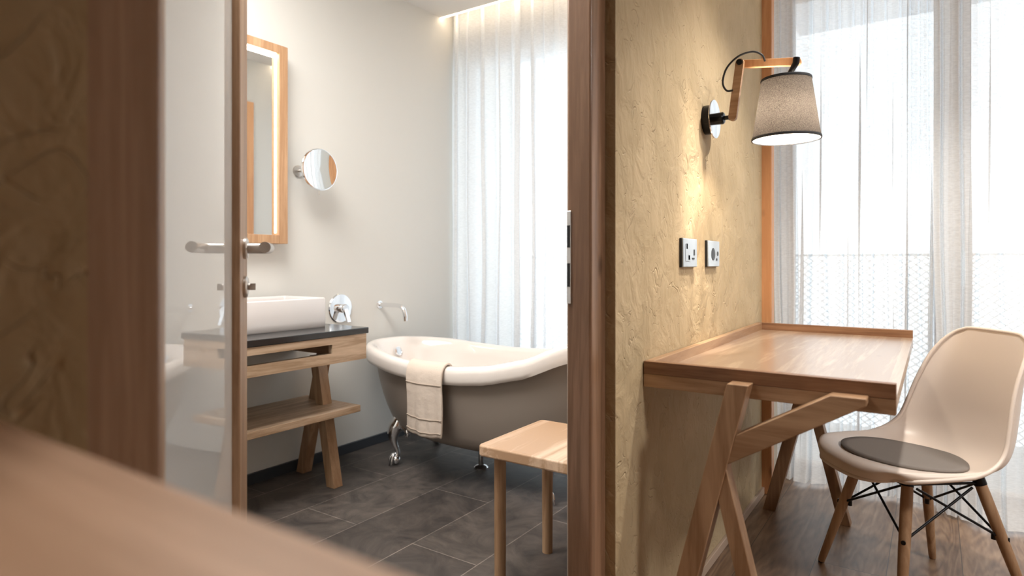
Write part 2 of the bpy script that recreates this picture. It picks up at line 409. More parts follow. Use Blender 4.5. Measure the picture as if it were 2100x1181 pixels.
# white bathroom-side skins of the partition
b = B()
box(b, WB-.012, WB, 1.386, YW, 0, 2.72); box(b, WB-.012, WB, -.5, .254, 0, 2.72); box(b, WB-.012, WB, .254, 1.386, 2.16, 2.72)
structure(obj('wall_bathroom_right', b, 'bath_wall'), 'white bathroom side of the partition wall')
structure(bx('wall_bathroom_left', MX-.15, MX, -.6, 4.0, 0, 2.75, 'bath_wall'), 'pale bathroom wall carrying mirror and taps')
structure(bx('wall_bathroom_near', MX, WB-.012, -.6, -.5, 0, 2.72, 'bath_wall'))
structure(bx('wall_right', 3.2, 3.3, -2.6, 3.6, 0, 2.75, 'bath_wall'))
structure(bx('wall_back', WX-.12, 3.3, -2.7, -2.6, 0, 2.75, 'plaster'))
b = B(); box(b, MX-.15, WB+.06, -.6, YW+.15, -.1, 0)
structure(obj('floor_bathroom', b, 'tiles', loc=(0,0,0)), 'dark grey slate tiles with pale grout')
b = B(); box(b, WB+.06, 3.3, -2.7, YW+.15, -.1, 0)
structure(obj('floor', b, 'parquet', loc=(0,0,0)), 'brown oak plank floor')
# ceilings stop short of the windows and leave a curtain recess
structure(bx('ceiling_bathroom', MX, WB-.012, -.5, 3.07, CZ, CZ+.03, 'ceil'), 'off white bathroom ceiling ending at the lit curtain recess')
structure(bx('ceiling', WX, 3.2, -2.6, 3.07, CZ, CZ+.03, 'ceil'))
structure(bx('ceiling_recess', MX-.15, 3.3, -.6, YW+.15, 2.74, 2.85, 'ceil'))
structure(bx('ceiling_back', WX-.12, 3.3, -2.7, -.6, 2.74, 2.85, 'ceil'))
# window wall pieces
structure(bx('wall_window_lintel', MX, 3.2, YW, YW+.15, 2.40, 2.74, 'lintel'))
structure(bx('wall_window_pier', WB+.001, WX-.005, 2.985, YW+.15, 0, 2.74, 'lintel'))
structure(bx('wall_window_right', 1.1, 3.2, YW, YW+.15, 0, 2.40, 'bath_wall'))  # unseen wall, added to shorten the window and dim the left wall
# wood post closing the end of the plaster wall
structure(bx('trim_3', WB-.032, WB-.0125, 2.2, 2.90, 0, 2.27, 'orange_wood', bevel=.002), 'tan wood panel on the bathroom side of the partition')
p = bx('trim_1', WB+.002, -.594, 2.93, 2.985, 0, 2.74, 'orange_wood', bevel=.003)
structure(p, 'upright orange-toned wood post at the end of the plaster wall')
# skirtings
structure(bx('baseboard_bathroom', MX, MX+.012, -.5, 3.3, 0, .052, 'skirt_dark', bevel=.002), 'dark low skirting along the bathroom wall')
structure(bx('baseboard_right', WX, WX+.012, 1.39, 2.93, 0, .032, 'skirt_light', bevel=.002), 'narrow pale wood skirting under the desk')

# door frame
fr = thing('trim_2', 'brown wooden door frame around the bathroom doorway', None, (-.69, .86, 0), kind='structure')
fr['kind'] = 'structure'
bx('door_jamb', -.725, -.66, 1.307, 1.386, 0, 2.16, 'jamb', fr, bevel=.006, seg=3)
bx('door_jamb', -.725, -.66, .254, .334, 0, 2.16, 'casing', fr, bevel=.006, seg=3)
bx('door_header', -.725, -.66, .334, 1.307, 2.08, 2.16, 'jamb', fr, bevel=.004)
b = B(); box(b, -.7235, -.712, 1.3045, 1.3075, .932, 1.152)
sp = obj('strike_plate', b, 'chrome', fr, bevel=.0008)
b = B(); box(b, -.722, -.7145, 1.3035, 1.3046, 1.065, 1.118); box(b, -.722, -.7145, 1.3035, 1.3046, .972, 1.028)
obj('latch_slot', b, 'dark', sp)

# glass door, hinged at the left jamb and swung into the bathroom
phi = math.radians(50.25); nv = Vector((math.cos(phi), math.sin(phi), 0)); tv = Vector((-nv.y, nv.x, 0))
hp = tv*.760 + nv*(-.22)
door = thing('door_1', 'glass bathroom door with wooden frame standing open into the bathroom', None, hp + Vector((0,0,.008)), math.atan2(tv.y, tv.x), kind='structure')
def dbx(name, x0, x1, y0, y1, z0, z1, mat, par=door, **k):
    bb = B(); box(bb, x0, x1, y0, y1, z0, z1); return obj(name, bb, mat, par, local=True, **k)
SX0, SX1, DH = .80, .93, 2.06
dbx('stile', SX0, SX1, -.021, .021, 0, DH, 'door_wood', bevel=.003)
dbx('stile', 0, .12, -.021, .021, 0, DH, 'door_wood', bevel=.003)
dbx('rail', .12, SX0, -.021, .021, 0, .12, 'door_wood', bevel=.003)
dbx('rail', .12, SX0, -.021, .021, DH-.12, DH, 'door_wood', bevel=.003)
dbx('glass_panel', .12, SX0, -.004, .004, .12, DH-.12, 'satin_glass')
for s in (-1, 1):
    yf = s*.021
    bb = B(); lathe(bb, [(.026, 0), (.026, .006), (.022, .009)], (.872, yf, 1.056), (0, s, 0), 32)
    h = obj('door_handle', bb, 'steel', door, local=True)
    bb = B(); pts = smoothpts([(.872, yf, 1.056), (.872, yf+s*.035, 1.056), (.866, yf+s*.052, 1.056), (.845, yf+s*.058, 1.056), (.75, yf+s*.058, 1.056)], 6)
    tube(bb, pts, .0125, 20); obj('lever', bb, 'steel', h, local=True, smooth=50)
    bb = B(); lathe(bb, [(.026, 0), (.026, .006), (.022, .009)], (.872, yf, .963), (0, s, 0), 32)
    kb = obj('lock_rosette', bb, 'steel', door, local=True)
    bb = B(); lathe(bb, [(.008, 0), (.008, .014)], (.872, yf, .963), (0, s, 0), 20); box(bb, .870, .874, min(yf+s*.012, yf+s*.026), max(yf+s*.012, yf+s*.024), .955, .971)
    obj('turn_knob', bb, 'steel', kb, local=True)

# ------------------------------------------------------------------ windows and balcony
def window(name, x0, x1, stiles, label, mat):
    w = thing(name, label, None, ((x0+x1)/2, YW+.05, 0), kind='structure')
    z1 = 2.40
    b = B(); box(b, x0, x0+.06, YW+.02, YW+.09, .04, z1-.06); box(b, x1-.06, x1, YW+.02, YW+.09, .04, z1-.06)
    box(b, x0, x1, YW+.02, YW+.09, 0, .04); box(b, x0, x1, YW+.02, YW+.09, z1-.06, z1)
    obj('window_frame', b, mat, w, bevel=.003)
    for (s0, s1) in stiles:
        bx('window_stile', s0, s1, YW+.015, YW+.095, .04, z1-.06, mat, w, bevel=.004)
    xs = [x0+.06] + [v for s in stiles for v in s] + [x1-.06]
    for i in range(0, len(xs), 2):
        bx('window_pane', xs[i], xs[i+1], YW+.05, YW+.056, .04, z1-.06, 'glass', w)
    return w
w1 = window('window_1', MX, WB-.013, [(-1.30, -1.20)], 'bathroom window behind the white sheer curtain', 'white_out')
w2 = window('window_2', WX-.005, 1.1, [(.0, .135)], 'floor-length bedroom window behind sheer curtains', 'oak_z')
b = B(); tube(b, smoothpts([(.105, YW+.015, 1.075), (.105, YW-.03, 1.07), (.105, YW-.035, 1.03), (.105, YW-.033, .93)], 6), .009, 12)
obj('window_handle', b, 'steel', w2)

structure(bx('floor_balcony', -3.6, 4.0, YW+.15, 4.75, -.18, -.06, 'deck'))
structure(bx('ceiling_balcony', -3.6, WB, YW+.15, 4.6, 2.74, 2.95, 'white_out'))
structure(bx('ceiling_balcony_lower', WB, 4.0, YW+.15, 4.6, 2.56, 2.95, 'white_out'))
structure(bx('wall_balcony_left', -3.55, -3.23, YW+.15, 4.6, -.06, 2.74, 'white_out'))
# balcony railing of expanded metal
rl = thing('balcony_railing', 'pale expanded-metal balcony railing beyond the curtains', 'railing', (0, 4.6, -.06))
b = B(); box(b, -3.23, 4.0, 4.59, 4.61, 1.07, 1.085); obj('handrail', b, 'mesh_rail', rl, bevel=.004)
for x in (-3.2, -2.2, -1.1, .0, 1.1, 2.2, 3.3):
    bx('rail_post', x, x+.03, 4.585, 4.615, -.06, 1.07, 'mesh_rail', rl)
b = B(); px, pz = .11, .044
for r in range(26):
    z = -.04 + r*pz
    for s in (-1, 1):
        prev = None
        n = int(6.6/(px/4))
        for k in range(n+1):
            x = -3.2 + k*px/4; zz = z + s*pz*.5*math.cos(2*PI*k/4)
            cur = (b.verts.new((x, 4.598, zz-.0035)), b.verts.new((x, 4.602, zz+.0035)))
            if prev: b.faces.new((prev[0], cur[0], cur[1], prev[1]))
            prev = cur
obj('mesh_panel', b, 'mesh_rail', rl, smooth=0, solid=.002)

# ------------------------------------------------------------------ curtains
def curtain(name, x0, x1, y, zt, zb, pitch, amp, seed, label, flare=.0, gather=1., pinch=False):
    rnd = random.Random(seed)
    W = x1-x0; nf = max(2, int(W/pitch)); 
    cuts = [0]
    for i in range(nf): cuts.append(cuts[-1]+rnd.uniform(.55, 1.5))
    cuts = [(1-(1-c/cuts[-1])**gather) for c in cuts]; amps = [rnd.uniform(.6, 1.25) for _ in range(nf+1)]; lean = [rnd.uniform(-.45, .45) for _ in range(nf+1)]
    nx = nf*34; nz = 44
    b = B(); G = []
    def fold(s):
        for i in range(nf):
            if s <= cuts[i+1] or i == nf-1:
                return i, (s-cuts[i])/(cuts[i+1]-cuts[i])
    for j in range(nz+1):
        f = j/nz; z = zt + (zb-zt)*f
        row = []
        for i in range(nx+1):
            s = i/nx; k, t = fold(s)
            A = amp*amps[k]*(.75+.35*f)
            u = 2*PI*t
            sway = .012*math.sin(3*f+seed+k*1.7)*f + .006*math.sin(11*f+k*2.3+seed)*f
            # S-shaped (omega) pleats fold back over themselves
            x = x0 + s*W + (-.30*(cuts[k+1]-cuts[k])*W*math.sin(2*u)*(.5+lean[k]) ) + sway
            if pinch:      # soft flat lengths between narrow pinched pleats
                A *= 1.7; x = x0 + s*W + sway + .006*math.sin(9*s+seed)
                yy = y + A*math.exp(-((t-.5)/.07)**2)*(1 if k % 4 else .6) + .004*math.cos(u) - A*.3 + .012*math.sin(5*s+2*f+seed)
            else: yy = y + A*math.cos(u) - A*.4 + .008*math.sin(7*s+5*f+seed)
            hem = 0
            if f > .93: yy -= flare*((f-.93)/.07)**2*(.5+.5*math.sin(17*s+seed)); hem = (.006*math.sin(u*1+k))
            row.append(b.verts.new((x, yy, max(z+hem*0, zb+.0))))
        G.append(row)
    for j in range(nz):
        for i in range(nx): b.faces.new((G[j][i], G[j][i+1], G[j+1][i+1], G[j+1][i]))
    o = obj(name, b, 'sheer', smooth=180)
    return tag(o, label, 'curtain', 'sheer curtains')
curtain('curtain', MX+.02, WB-.05, 3.19, 2.70, .015, .115, .045, 3, 'white sheer curtain across the bathroom window behind the bathtub')
curtain('curtain', -.63, .052, 3.20, 2.70, .012, .043, .030, 11, 'white sheer curtain behind the desk, beside the wood post', flare=.05, gather=1.3, pinch=True)
curtain('curtain', .005, 1.15, 3.10, 2.70, .012, .05, .030, 5, 'white sheer curtain behind the white chair at the right', flare=.09, pinch=True)

# LED cove lights at the ceiling edges
tag(bx('cove_light', MX+.002, WB-.02, 3.071, 3.082, CZ-.002, CZ+.012, 'led'), 'warm glowing light strip in the ceiling recess above the bathroom curtain', 'light', 'light strips in the ceiling recess')
tag(bx('cove_light', WX+.05, 3.1, 3.071, 3.082, CZ+.004, CZ+.016, 'led'), 'warm light strip in the ceiling recess above the bedroom curtains', 'light', 'light strips in the ceiling recess')

# ------------------------------------------------------------------ framed bathroom mirror
mi = thing('wall_mirror', 'wood-framed lit mirror on the bathroom wall above the basin', 'mirror', (MX, 1.40, 1.12))
y0, y1, z0, z1, fx = .93, 1.871, 1.118, 2.052, -2.55
for nm, a in (('frame_side', (MX, fx, y0, y0+.046, z0, z1)), ('frame_side', (MX, fx, y1-.046, y1, z0, z1)),
              ('frame_rail', (MX, fx, y0+.046, y1-.046, z0, z0+.04)), ('frame_rail', (MX, fx, y0+.046, y1-.046, z1-.04, z1))):
    bx(nm, *a, 'mirror_wood', mi, bevel=.0015)
bx('mirror_backing', MX, MX+.044, y0+.046, y1-.046, z0+.04, z1-.04, 'steel', mi)
bx('mirror_glass', MX+.0445, MX+.049, y0+.046, y1-.046, z0+.04, z1-.04, 'mirror', mi)
b = B(); box(b, MX+.050, MX+.062, y0+.05, y1-.05, z1-.054, z1-.0405); box(b, MX+.050, MX+.053, y1-.050, y1-.0465, z0+.05, z1-.056); box(b, MX+.050, MX+.056, y0+.0465, y0+.053, z0+.05, z1-.056)
obj('light_strip', b, 'led_mirror', mi)

# round magnifying mirror
mc = Vector((-2.50, 2.015, 1.485))
mg = thing('magnifying_mirror', 'round chrome magnifying mirror on the pale bathroom wall', 'mirror', (MX, 1.985, 1.48))
mn = Vector((1, -.03, 0)).normalized()
b = B(); lathe(b, [(.0, .0), (.03, .0008), (.06, .003), (.085, .006), (.098, .008)], mc, mn, 64, caps=False); obj('mirror_disc', b, 'mirror', mg, smooth=60)
b = B(); lathe(b, [(.098, .0085), (.102, .008), (.104, .002), (.10, -.008), (.05, -.014), (.0, -.016)], mc, mn, 64, caps=False); obj('mirror_rim', b, 'chrome', mg)
b = B(); lathe(b, [(.028, 0), (.028, .01), (.012, .014)], (MX, 1.985, 1.485), (1, 0, 0), 28); obj('wall_rosette', b, 'steel', mg)
b = B(); tube(b, [(MX+.01, 1.985, 1.485), (MX+.07, 1.98, 1.485), tuple(mc-mn*.012)], .007, 12); obj('arm', b, 'steel', mg)
b = B(); tube(b, [tuple(mc+Vector((0, 0, -.10))), tuple(mc+Vector((0, .0, -.125)))], .003, 8); obj('tilt_grip', b, 'steel', mg)

# ------------------------------------------------------------------ washstand
vs = thing('washstand', 'oak trestle washstand with black stone top against the bathroom wall', 'washstand', (-2.38, 1.40, 0))
VY0, VY1, XF = .80, 1.993, -2.13
bx('countertop', MX+.003, XF, VY0-.012, VY1, .709, .736, 'stone', vs, bevel=.003)
# front board with a long slot
b = B(); f0, f1 = XF-.028, XF-.004
box(b, f0, f1, VY0, VY1-.012, .678, .709); box(b, f0, f1, VY0, VY1-.012, .595, .640)
box(b, f0, f1, 1.788, VY1-.012, .640, .678); box(b, f0, f1, VY0, VY0+.193, .640, .678)
bmesh.ops.remove_doubles(b, verts=b.verts[:], dist=1e-5)
obj('front_board', b, 'pale_oak_y', vs)
bx('end_board', MX+.003, f0, VY1-.037, VY1-.012, .595, .709, 'oak_x', vs, bevel=.001)
bx('end_board', MX+.003, f0, VY0, VY0+.025, .595, .709, 'oak_x', vs, bevel=.001)
def leg_board(bm, top, foot, w, d, yc, z1):
    """leg leaning in the xz plane: square-cut ends"""
    (xt, zt), (xf, zf) = top, foot
    prism(bm, [(xt-w/2, yc-d/2, zt), (xt+w/2, yc-d/2, zt), (xf+w/2, yc-d/2, zf), (xf-w/2, yc-d/2, zf)], (0, d, 0))
for yc in (1.955, .86):
    b = B(); leg_board(b, (-2.405, .594), (-2.285, 0), .052, .052, yc-.027, 0); obj('leg', b, 'dark_oak' if 0 else 'oak_z', vs, bevel=.002)
    b = B(); leg_board(b, (-2.425, .594), (-2.575, 0), .052, .052, yc+.027, 0); obj('leg', b, 'oak_z', vs, bevel=.002)
bx('shelf', -2.575, -2.195, VY0+.0, 2.003, .342, .372, 'pale_oak_y', vs, bevel=.002)
# basin
b = B()
bxx0, bxx1, byy0, byy1, zb, zt = -2.60, -2.30, 1.20, 1.895, .736, .870
def rring(x0, x1, y0, y1, z, r, n=5):
    pts = []
    for cx, cy, a0 in ((x1-r, y1-r, 0), (x0+r, y1-r, PI/2), (x0+r, y0+r, PI), (x1-r, y0+r, 3*PI/2)):
        for k in range(n+1):
            a = a0+PI/2*k/n; pts.append((cx+r*math.cos(a), cy+r*math.sin(a), z))
    return pts
rings = []
for ins, z in ((.003, zb), (.0, zb+.004), (.0, zb+.03), (0, zt-.006), (.003, zt-.001), (.006, zt), (.012, zt), (.016, zt-.003), (.018, zt-.01), (.024, zt-.08), (.035, zb+.03), (.06, zb+.022), (.12, zb+.018)):
    rings.append([b.verts.new(p) for p in rring(bxx0+ins, bxx1-ins, byy0+ins, byy1-ins, z, max(.015-ins*.2, .004))])
for a, c in zip(rings, rings[1:]):
    n = len(a)
    for k in range(n): b.faces.new((a[k], a[(k+1)%n], c[(k+1)%n], c[k]))
b.faces.new(rings[0][::-1]); b.faces.new(rings[-1])
tag(obj('washbasin', b, 'ceramic', smooth=40), 'white rectangular washbasin standing on the black countertop', 'washbasin')

# mixer plate and bath spout on the wall
mk = thing('bath_mixer', 'round chrome mixer plate with lever on the wall by the countertop end', 'tap', (MX, 2.253, .785))
b = B(); lathe(b, [(.078, 0), (.078, .004), (.074, .009), (.03, .011)], (MX, 2.253, .785), (1, 0, 0), 56); obj('wall_plate', b, 'chrome', mk)
b = B(); lathe(b, [(.024, .009), (.024, .045), (.021, .05)], (MX, 2.253, .785), (1, 0, 0), 32); obj('control_knob', b, 'chrome', mk)
b = B(); prism(b, [(MX+.03, 2.240, .790), (MX+.048, 2.240, .790), (MX+.075, 2.240, .715), (MX+.067, 2.240, .712)], (0, .026, 0)); obj('lever', b, 'chrome', mk, bevel=.002)
sk = thing('bath_spout', 'curved chrome wall spout over the left end of the bathtub', 'tap', (MX, 2.54, .79))
b = B(); lathe(b, [(.022, 0), (.022, .006), (.015, .008)], (MX, 2.54, .789), (1, 0, 0), 28); obj('wall_rosette', b, 'chrome', sk)
b = B(); tube(b, smoothpts([(MX+.003, 2.54, .789), (MX+.07, 2.54, .789), (MX+.15, 2.54, .788), (MX+.185, 2.54, .772), (MX+.20, 2.54, .74), (MX+.203, 2.54, .705)], 8), .0125, 20); obj('spout_tube', b, 'chrome', sk, smooth=50)

# ------------------------------------------------------------------ bathtub
TX, TY, TA, TB = -1.80, 2.52, .775, .375
def interp(tab, s):
    if s <= tab[0][0]: return tab[0][1]
    for (a, va), (c, vc) in zip(tab, tab[1:]):
        if s <= c:
            t = (s-a)/(c-a); t = t*t*(3-2*t)*.35+t*.65; return va+(vc-va)*t
    return tab[-1][1]
ZR = [(-1, .607), (-.7, .592), (-.45, .573), (-.2, .562), (.05, .566), (.25, .582), (.47, .618), (.74, .70), (1, .79)]
def plan(th, sc=1., off=0.):
    c, s = math.cos(th), math.sin(th); e = .86
    x = TA*sc*math.copysign(abs(c)**e, c); y = TB*sc*math.copysign(abs(s)**e, s)
    nx_, ny_ = c/TA, s/TB; l = math.hypot(nx_, ny_)
    return TX+x+off*nx_/l, TY+y+off*ny_/l
def zrim(th): return interp(ZR, math.copysign(abs(math.cos(th))**.86, math.cos(th)))
tub = thing('bathtub', 'taupe clawfoot slipper bathtub with white rim under the bathroom window', 'bathtub', (TX, TY, 0))
NS = 96
def tub_loft(rows):
    b = B(); R = []
    for fn in rows: R.append([b.verts.new(fn(2*PI*k/NS)) for k in range(NS)])
    for a, c in zip(R, R[1:]):
        for k in range(NS): b.faces.new((a[k], a[(k+1)%NS], c[(k+1)%NS], c[k]))
    return b, R
def row(sc, off, dz=None, zabs=None, f=None, z0=-.06, zend=.165):
    def fn(th):
        x, y = plan(th, sc, off); zr = zrim(th)
        if f is not None: z = (zr+z0)*(1-f)+zend*f
        else: z = zr+dz
        return (x, y, z)
    return fn
rows = [row(.91, 0, dz=-.078), row(.985, 0, dz=-.084), row(1, .004, dz=-.080), row(1, .009, dz=-.062), row(1, .011, dz=-.032), row(1, .008, dz=-.013), row(1, -.004, dz=-.003), row(1, -.02, dz=0), row(1, -.036, dz=-.006), row(1, -.05, dz=-.022), row(.95, -.035, dz=-.07)]
for f in (.15, .35, .55, .75, .9, 1.): rows.append(row(.94-.10*f-.22*f**3, -.035, f=f, z0=-.07, zend=.235))
rows.append(row(.35, -.03, f=1., zend=.228))
b, R = tub_loft(rows); b.faces.new(R[-1])
obj('rim_and_basin', b, 'enamel', tub, smooth=60)
rows = []
for f in (0, .1, .22, .36, .5, .64, .78, .88, .95, 1.):
    rows.append(row(.93-.10*f-.105*f**3-(.09 if f == 1. else .03 if f == .95 else 0), 0, f=f, z0=-.075))
rows.append(row(.3, 0, f=1., zend=.158))
b, R = tub_loft(rows); b.faces.new(R[-1])
obj('outer_shell', b, 'taupe', tub, smooth=60)
def claw(fx_, fy, dx, dy):
    b = B(); d = Vector((dx, dy, 0)).normalized()
    F = Vector((fx_, fy, 0))
    P = [F - d*.045 + Vector((0,0,.285)), F - d*.035 + Vector((0,0,.25)), F - d*.01 + Vector((0,0,.21)), F + d*.012 + Vector((0,0,.165)), F + d*.010 + Vector((0,0,.12)), F - d*.004 + Vector((0,0,.08)), F - d*.008 + Vector((0,0,.055)), F+Vector((0,0,.035))]
    tube(b, smoothpts(P, 5), [.008, .016, .028, .036, .038, .033, .026, .019, .015, .013, .0135, .015, .019], 14)
    sphere(b, F+Vector((0,0,.024)), .024)
    for a in (-.7, 0, .7):
        dd = Vector((d.x*math.cos(a)-d.y*math.sin(a), d.x*math.sin(a)+d.y*math.cos(a), 0))
        tube(b, smoothpts([F+Vector((0,0,.055)), F+dd*.022+Vector((0,0,.047)), F+dd*.033+Vector((0,0,.025)), F+dd*.036+Vector((0,0,.004))], 4), [.008, .008, .007, .004], 8)
    # scroll wings on the tub side
    for s in (-1, 1):
        side = Vector((-d.y, d.x, 0))*s
        tube(b, smoothpts([F - d*.015+Vector((0,0,.20)), F - d*.03+side*.04+Vector((0,0,.20)), F - d*.045+side*.075+Vector((0,0,.175)), F - d*.04+side*.06+Vector((0,0,.155))], 4), [.02, .017, .013, .011], 10)
    return obj('claw_foot', b, 'chrome', tub, smooth=60)
claw(-2.275, 2.313, -.55, -.8); claw(-1.365, 2.303, .5, -.85); claw(-2.335, 2.70, -.6, .8); claw(-1.365, 2.73, .5, .85)
b = B(); lathe(b, [(.036, 0), (.036, .006), (.028, .014), (.014, .018), (.014, .17)], (-1.88, 2.51, 0), seg=36); obj('drain_pipe', b, 'chrome', tub)
b = B(); lathe(b, [(.026, 0), (.026, .004), (.021, .006), (.019, .003), (.014, .003), (.013, .006), (0, .006)], (-2.487, 2.548, .532), (1, 0, .30), 32, caps=False); obj('overflow_ring', b, 'chrome', tub)

# towel over the rim
def towel():
    b = B(); th0 = None
    # front rim section at x: outward direction is -y
    x0, x1 = -2.022, -1.80
    G = []; n = 26
    for i in range(n+1):
        s = i/n
        sec = []
        x = x0+(x1-x0)*s
        # find rim y at this x
        best = min((abs(plan(-th)[0]-x), th) for th in [PI*k/400 for k in range(401)])[1]; th = -best
        X, Y = plan(th); z = zrim(th)
        wob = .004*math.sin(9*s)+.003*math.sin(23*s+1)
        for (dy, dz) in ((.075, -.115), (.062, -.06), (.050, -.012), (.028, .012), (.0, .010), (-.018, -.006), (-.027, -.025), (-.030, -.045), (-.032, -.07)):
            sec.append((x, Y+dy, z+dz))
        L0 = .245 + .012*math.sin(2.2*s+.3)
        for k in range(1, 13):
            f = k/12
            sec.append((x + (-.012*f if s < .5 else -.012*f) + .004*math.sin(4*f+6*s), Y-.032 + .018*f + wob*f*1.5, z-.07-L0*f))
        G.append([b.verts.new(p) for p in sec])
    for a, c in zip(G, G[1:]):
        for k in range(len(a)-1): b.faces.new((a[k], c[k], c[k+1], a[k+1]))
    return b
b = towel(); tw = obj('bath_towel', b, 'terry', smooth=180, solid=.012, bevel=0)
s = tw.modifiers.new('sub', 'SUBSURF'); s.levels = 1; s.render_levels = 1
tag(tw, 'cream folded terry towel hanging over the bathtub rim', 'towel')
# woven borders as parts
def towel_band(fa, fb, zoff):
    b = B(); G = []; n = 26; x0, x1 = -2.022, -1.80
    for i in range(n+1):
        s = i/n; x = x0+.002+(x1-x0-.004)*s
        best = min((abs(plan(-th)[0]-x), th) for th in [PI*k/400 for k in range(401)])[1]; th = -best
        X, Y = plan(th); z = zrim(th); wob = .004*math.sin(9*s)+.003*math.sin(23*s+1); L0 = .245 + .012*math.sin(2.2*s+.3)
        G.append([b.verts.new((x-.012*f+.004*math.sin(4*f+6*s), Y-.032+.018*f+wob*f*1.5-.0072, z-.07-L0*f)) for f in (fa, (fa+fb)/2, fb)])
    for a, c in zip(G, G[1:]):
        for k in range(2): b.faces.new((a[k], c[k], c[k+1], a[k+1]))
    return obj('woven_border', b, 'terry_dark', tw, smooth=180, solid=.002)
M['terry_dark'] = plain('towel_border', (.50, .41, .34), .9)
towel_band(.035, .06, 0); towel_band(.66, .685, 0); towel_band(.90, .925, 0)

# ------------------------------------------------------------------ wooden stool
st = thing('wooden_stool', 'small wooden stool with slab seat standing on the tiles by the door frame', 'stool', (-1.0, 1.78, 0))
b = B(); ring = rring(-1.205, -.79, 1.588, 1.98, .414, .018); prism(b, ring, (0, 0, .036)); obj('seat', b, 'stool_top', st, bevel=.006, seg=3)
for x, y in ((-1.158, 1.648), (-1.14, 1.915), (-.84, 1.648), (-.84, 1.915)):
    b = B(); tube(b, [(x, y, 0), (x, y, .413)], [.0185, .0195], 24); obj('leg', b, 'oak_z', st)

# ------------------------------------------------------------------ desk
dk = thing('desk', 'oak trestle desk with raised tray edge against the plaster wall', 'desk', (-.35, 2.19, 0))
DX0, DX1, DY0, DY1 = WX+.002, -.066, 1.556, 2.845
bx('desktop', DX0+.022, DX1, DY0+.022, DY1-.022, .712, .742, 'oak_top', dk)
b = B(); box(b, DX0, DX1, DY0, DY0+.022, .738, .771)
obj('front_rail', b, 'counter_wood', dk, bevel=.0015)
bx('front_apron', DX0, DX1, DY0+.0005, DY0+.022, .704, .738, 'oak_x', dk, bevel=.001)
bx('back_rail', DX0, DX0+.022, DY0+.022, DY1-.022, .704, .771, 'oak_y', dk, bevel=.0015)
bx('far_rail', DX0, DX1, DY1-.022, DY1, .704, .771, 'counter_wood', dk, bevel=.0015)
def trestle(y0, d):
    b = B(); leg_board(b, (-.380, .744), (-.566, 0), .049, d, y0+d/2, 0); obj('leg', b, 'oak_z', dk, bevel=.002)
    b = B(); prism(b, [(-.447, y0+.004, .555), (-.410, y0+.004, .555), (-.275, y0+.004, 0), (-.314, y0+.004, 0)], (0, d-.008, 0)); obj('leg', b, 'oak_z', dk, bevel=.002)
    b = B(); prism(b, [(-.412, y0+.002, .548), (-.385, y0+.002, .625), (-.186, y0+.002, .742), (-.117, y0+.002, .742), (-.117, y0+.002, .727)], (0, d-.004, 0)); obj('brace', b, 'oak_x', dk, bevel=.002)
trestle(1.503, .052); trestle(DY1+.001, .052) if 0 else None
# far trestle stands under the desktop
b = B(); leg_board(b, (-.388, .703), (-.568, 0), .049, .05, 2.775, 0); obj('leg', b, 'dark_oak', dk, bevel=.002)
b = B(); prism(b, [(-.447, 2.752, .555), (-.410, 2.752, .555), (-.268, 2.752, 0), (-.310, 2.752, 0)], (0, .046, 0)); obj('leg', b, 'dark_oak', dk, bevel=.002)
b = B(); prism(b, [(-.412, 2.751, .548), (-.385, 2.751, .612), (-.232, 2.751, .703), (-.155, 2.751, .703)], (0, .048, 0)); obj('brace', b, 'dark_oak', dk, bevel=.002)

# ------------------------------------------------------------------ shell chair
ca = math.atan2(-.608, -.794)
ch = thing('chair', 'white plastic shell chair with wooden dowel legs at the desk', 'chair', (-.041, 2.342, 0), ca)
CX = [.268,.262,.218,.128,.020,-.068,-.135,-.177,-.201,-.215,-.228,-.240,-.248,-.252]
CZc = [.392,.426,.434,.424,.412,.408,.418,.455,.520,.600,.685,.752,.795,.814]
EX = [.190,.190,.168,.100,.012,-.050,-.092,-.114,-.133,-.155,-.182,-.212,-.236,-.248]
EZ = [.402,.428,.440,.448,.456,.470,.500,.550,.612,.670,.724,.768,.796,.810]
HW = [.150,.178,.214,.230,.235,.230,.219,.208,.197,.187,.177,.161,.138,.106]
def cr(A, t):
    i = min(int(t), len(A)-2); u = t-i
    p0 = A[max(i-1,0)]; p1 = A[i]; p2 = A[i+1]; p3 = A[min(i+2,len(A)-1)]
    return .5*(2*p1+(p2-p0)*u+(2*p0-5*p1+4*p2-p3)*u*u+(3*p1-p0-3*p2+p3)*u**3)
def shell_pt(t, u):
    w = abs(u)**2.6
    x = cr(CX,t)*(1-w)+cr(EX,t)*w; z = cr(CZc,t)*(1-w)+cr(EZ,t)*w
    z -= .022*max(0, (abs(u)-.82)/.18)**2*max(0, min(1, (7-t)/3))*min(1, t/1.4)
    return Vector((x, cr(HW,t)*math.sin(u*PI/2*.92)/math.sin(PI/2*.92), z))
b = B(); G = []
NV, NU = 52, 30
for j in range(NV+1):
    t = 13*j/NV
    G.append([b.verts.new(shell_pt(t, -1+2*i/NU)) for i in range(NU+1)])
for j in range(NV):
    for i in range(NU): b.faces.new((G[j][i], G[j][i+1], G[j+1][i+1], G[j+1][i]))
shell_o = obj('seat_shell', b, 'plastic', ch, local=True, smooth=180, solid=.006)
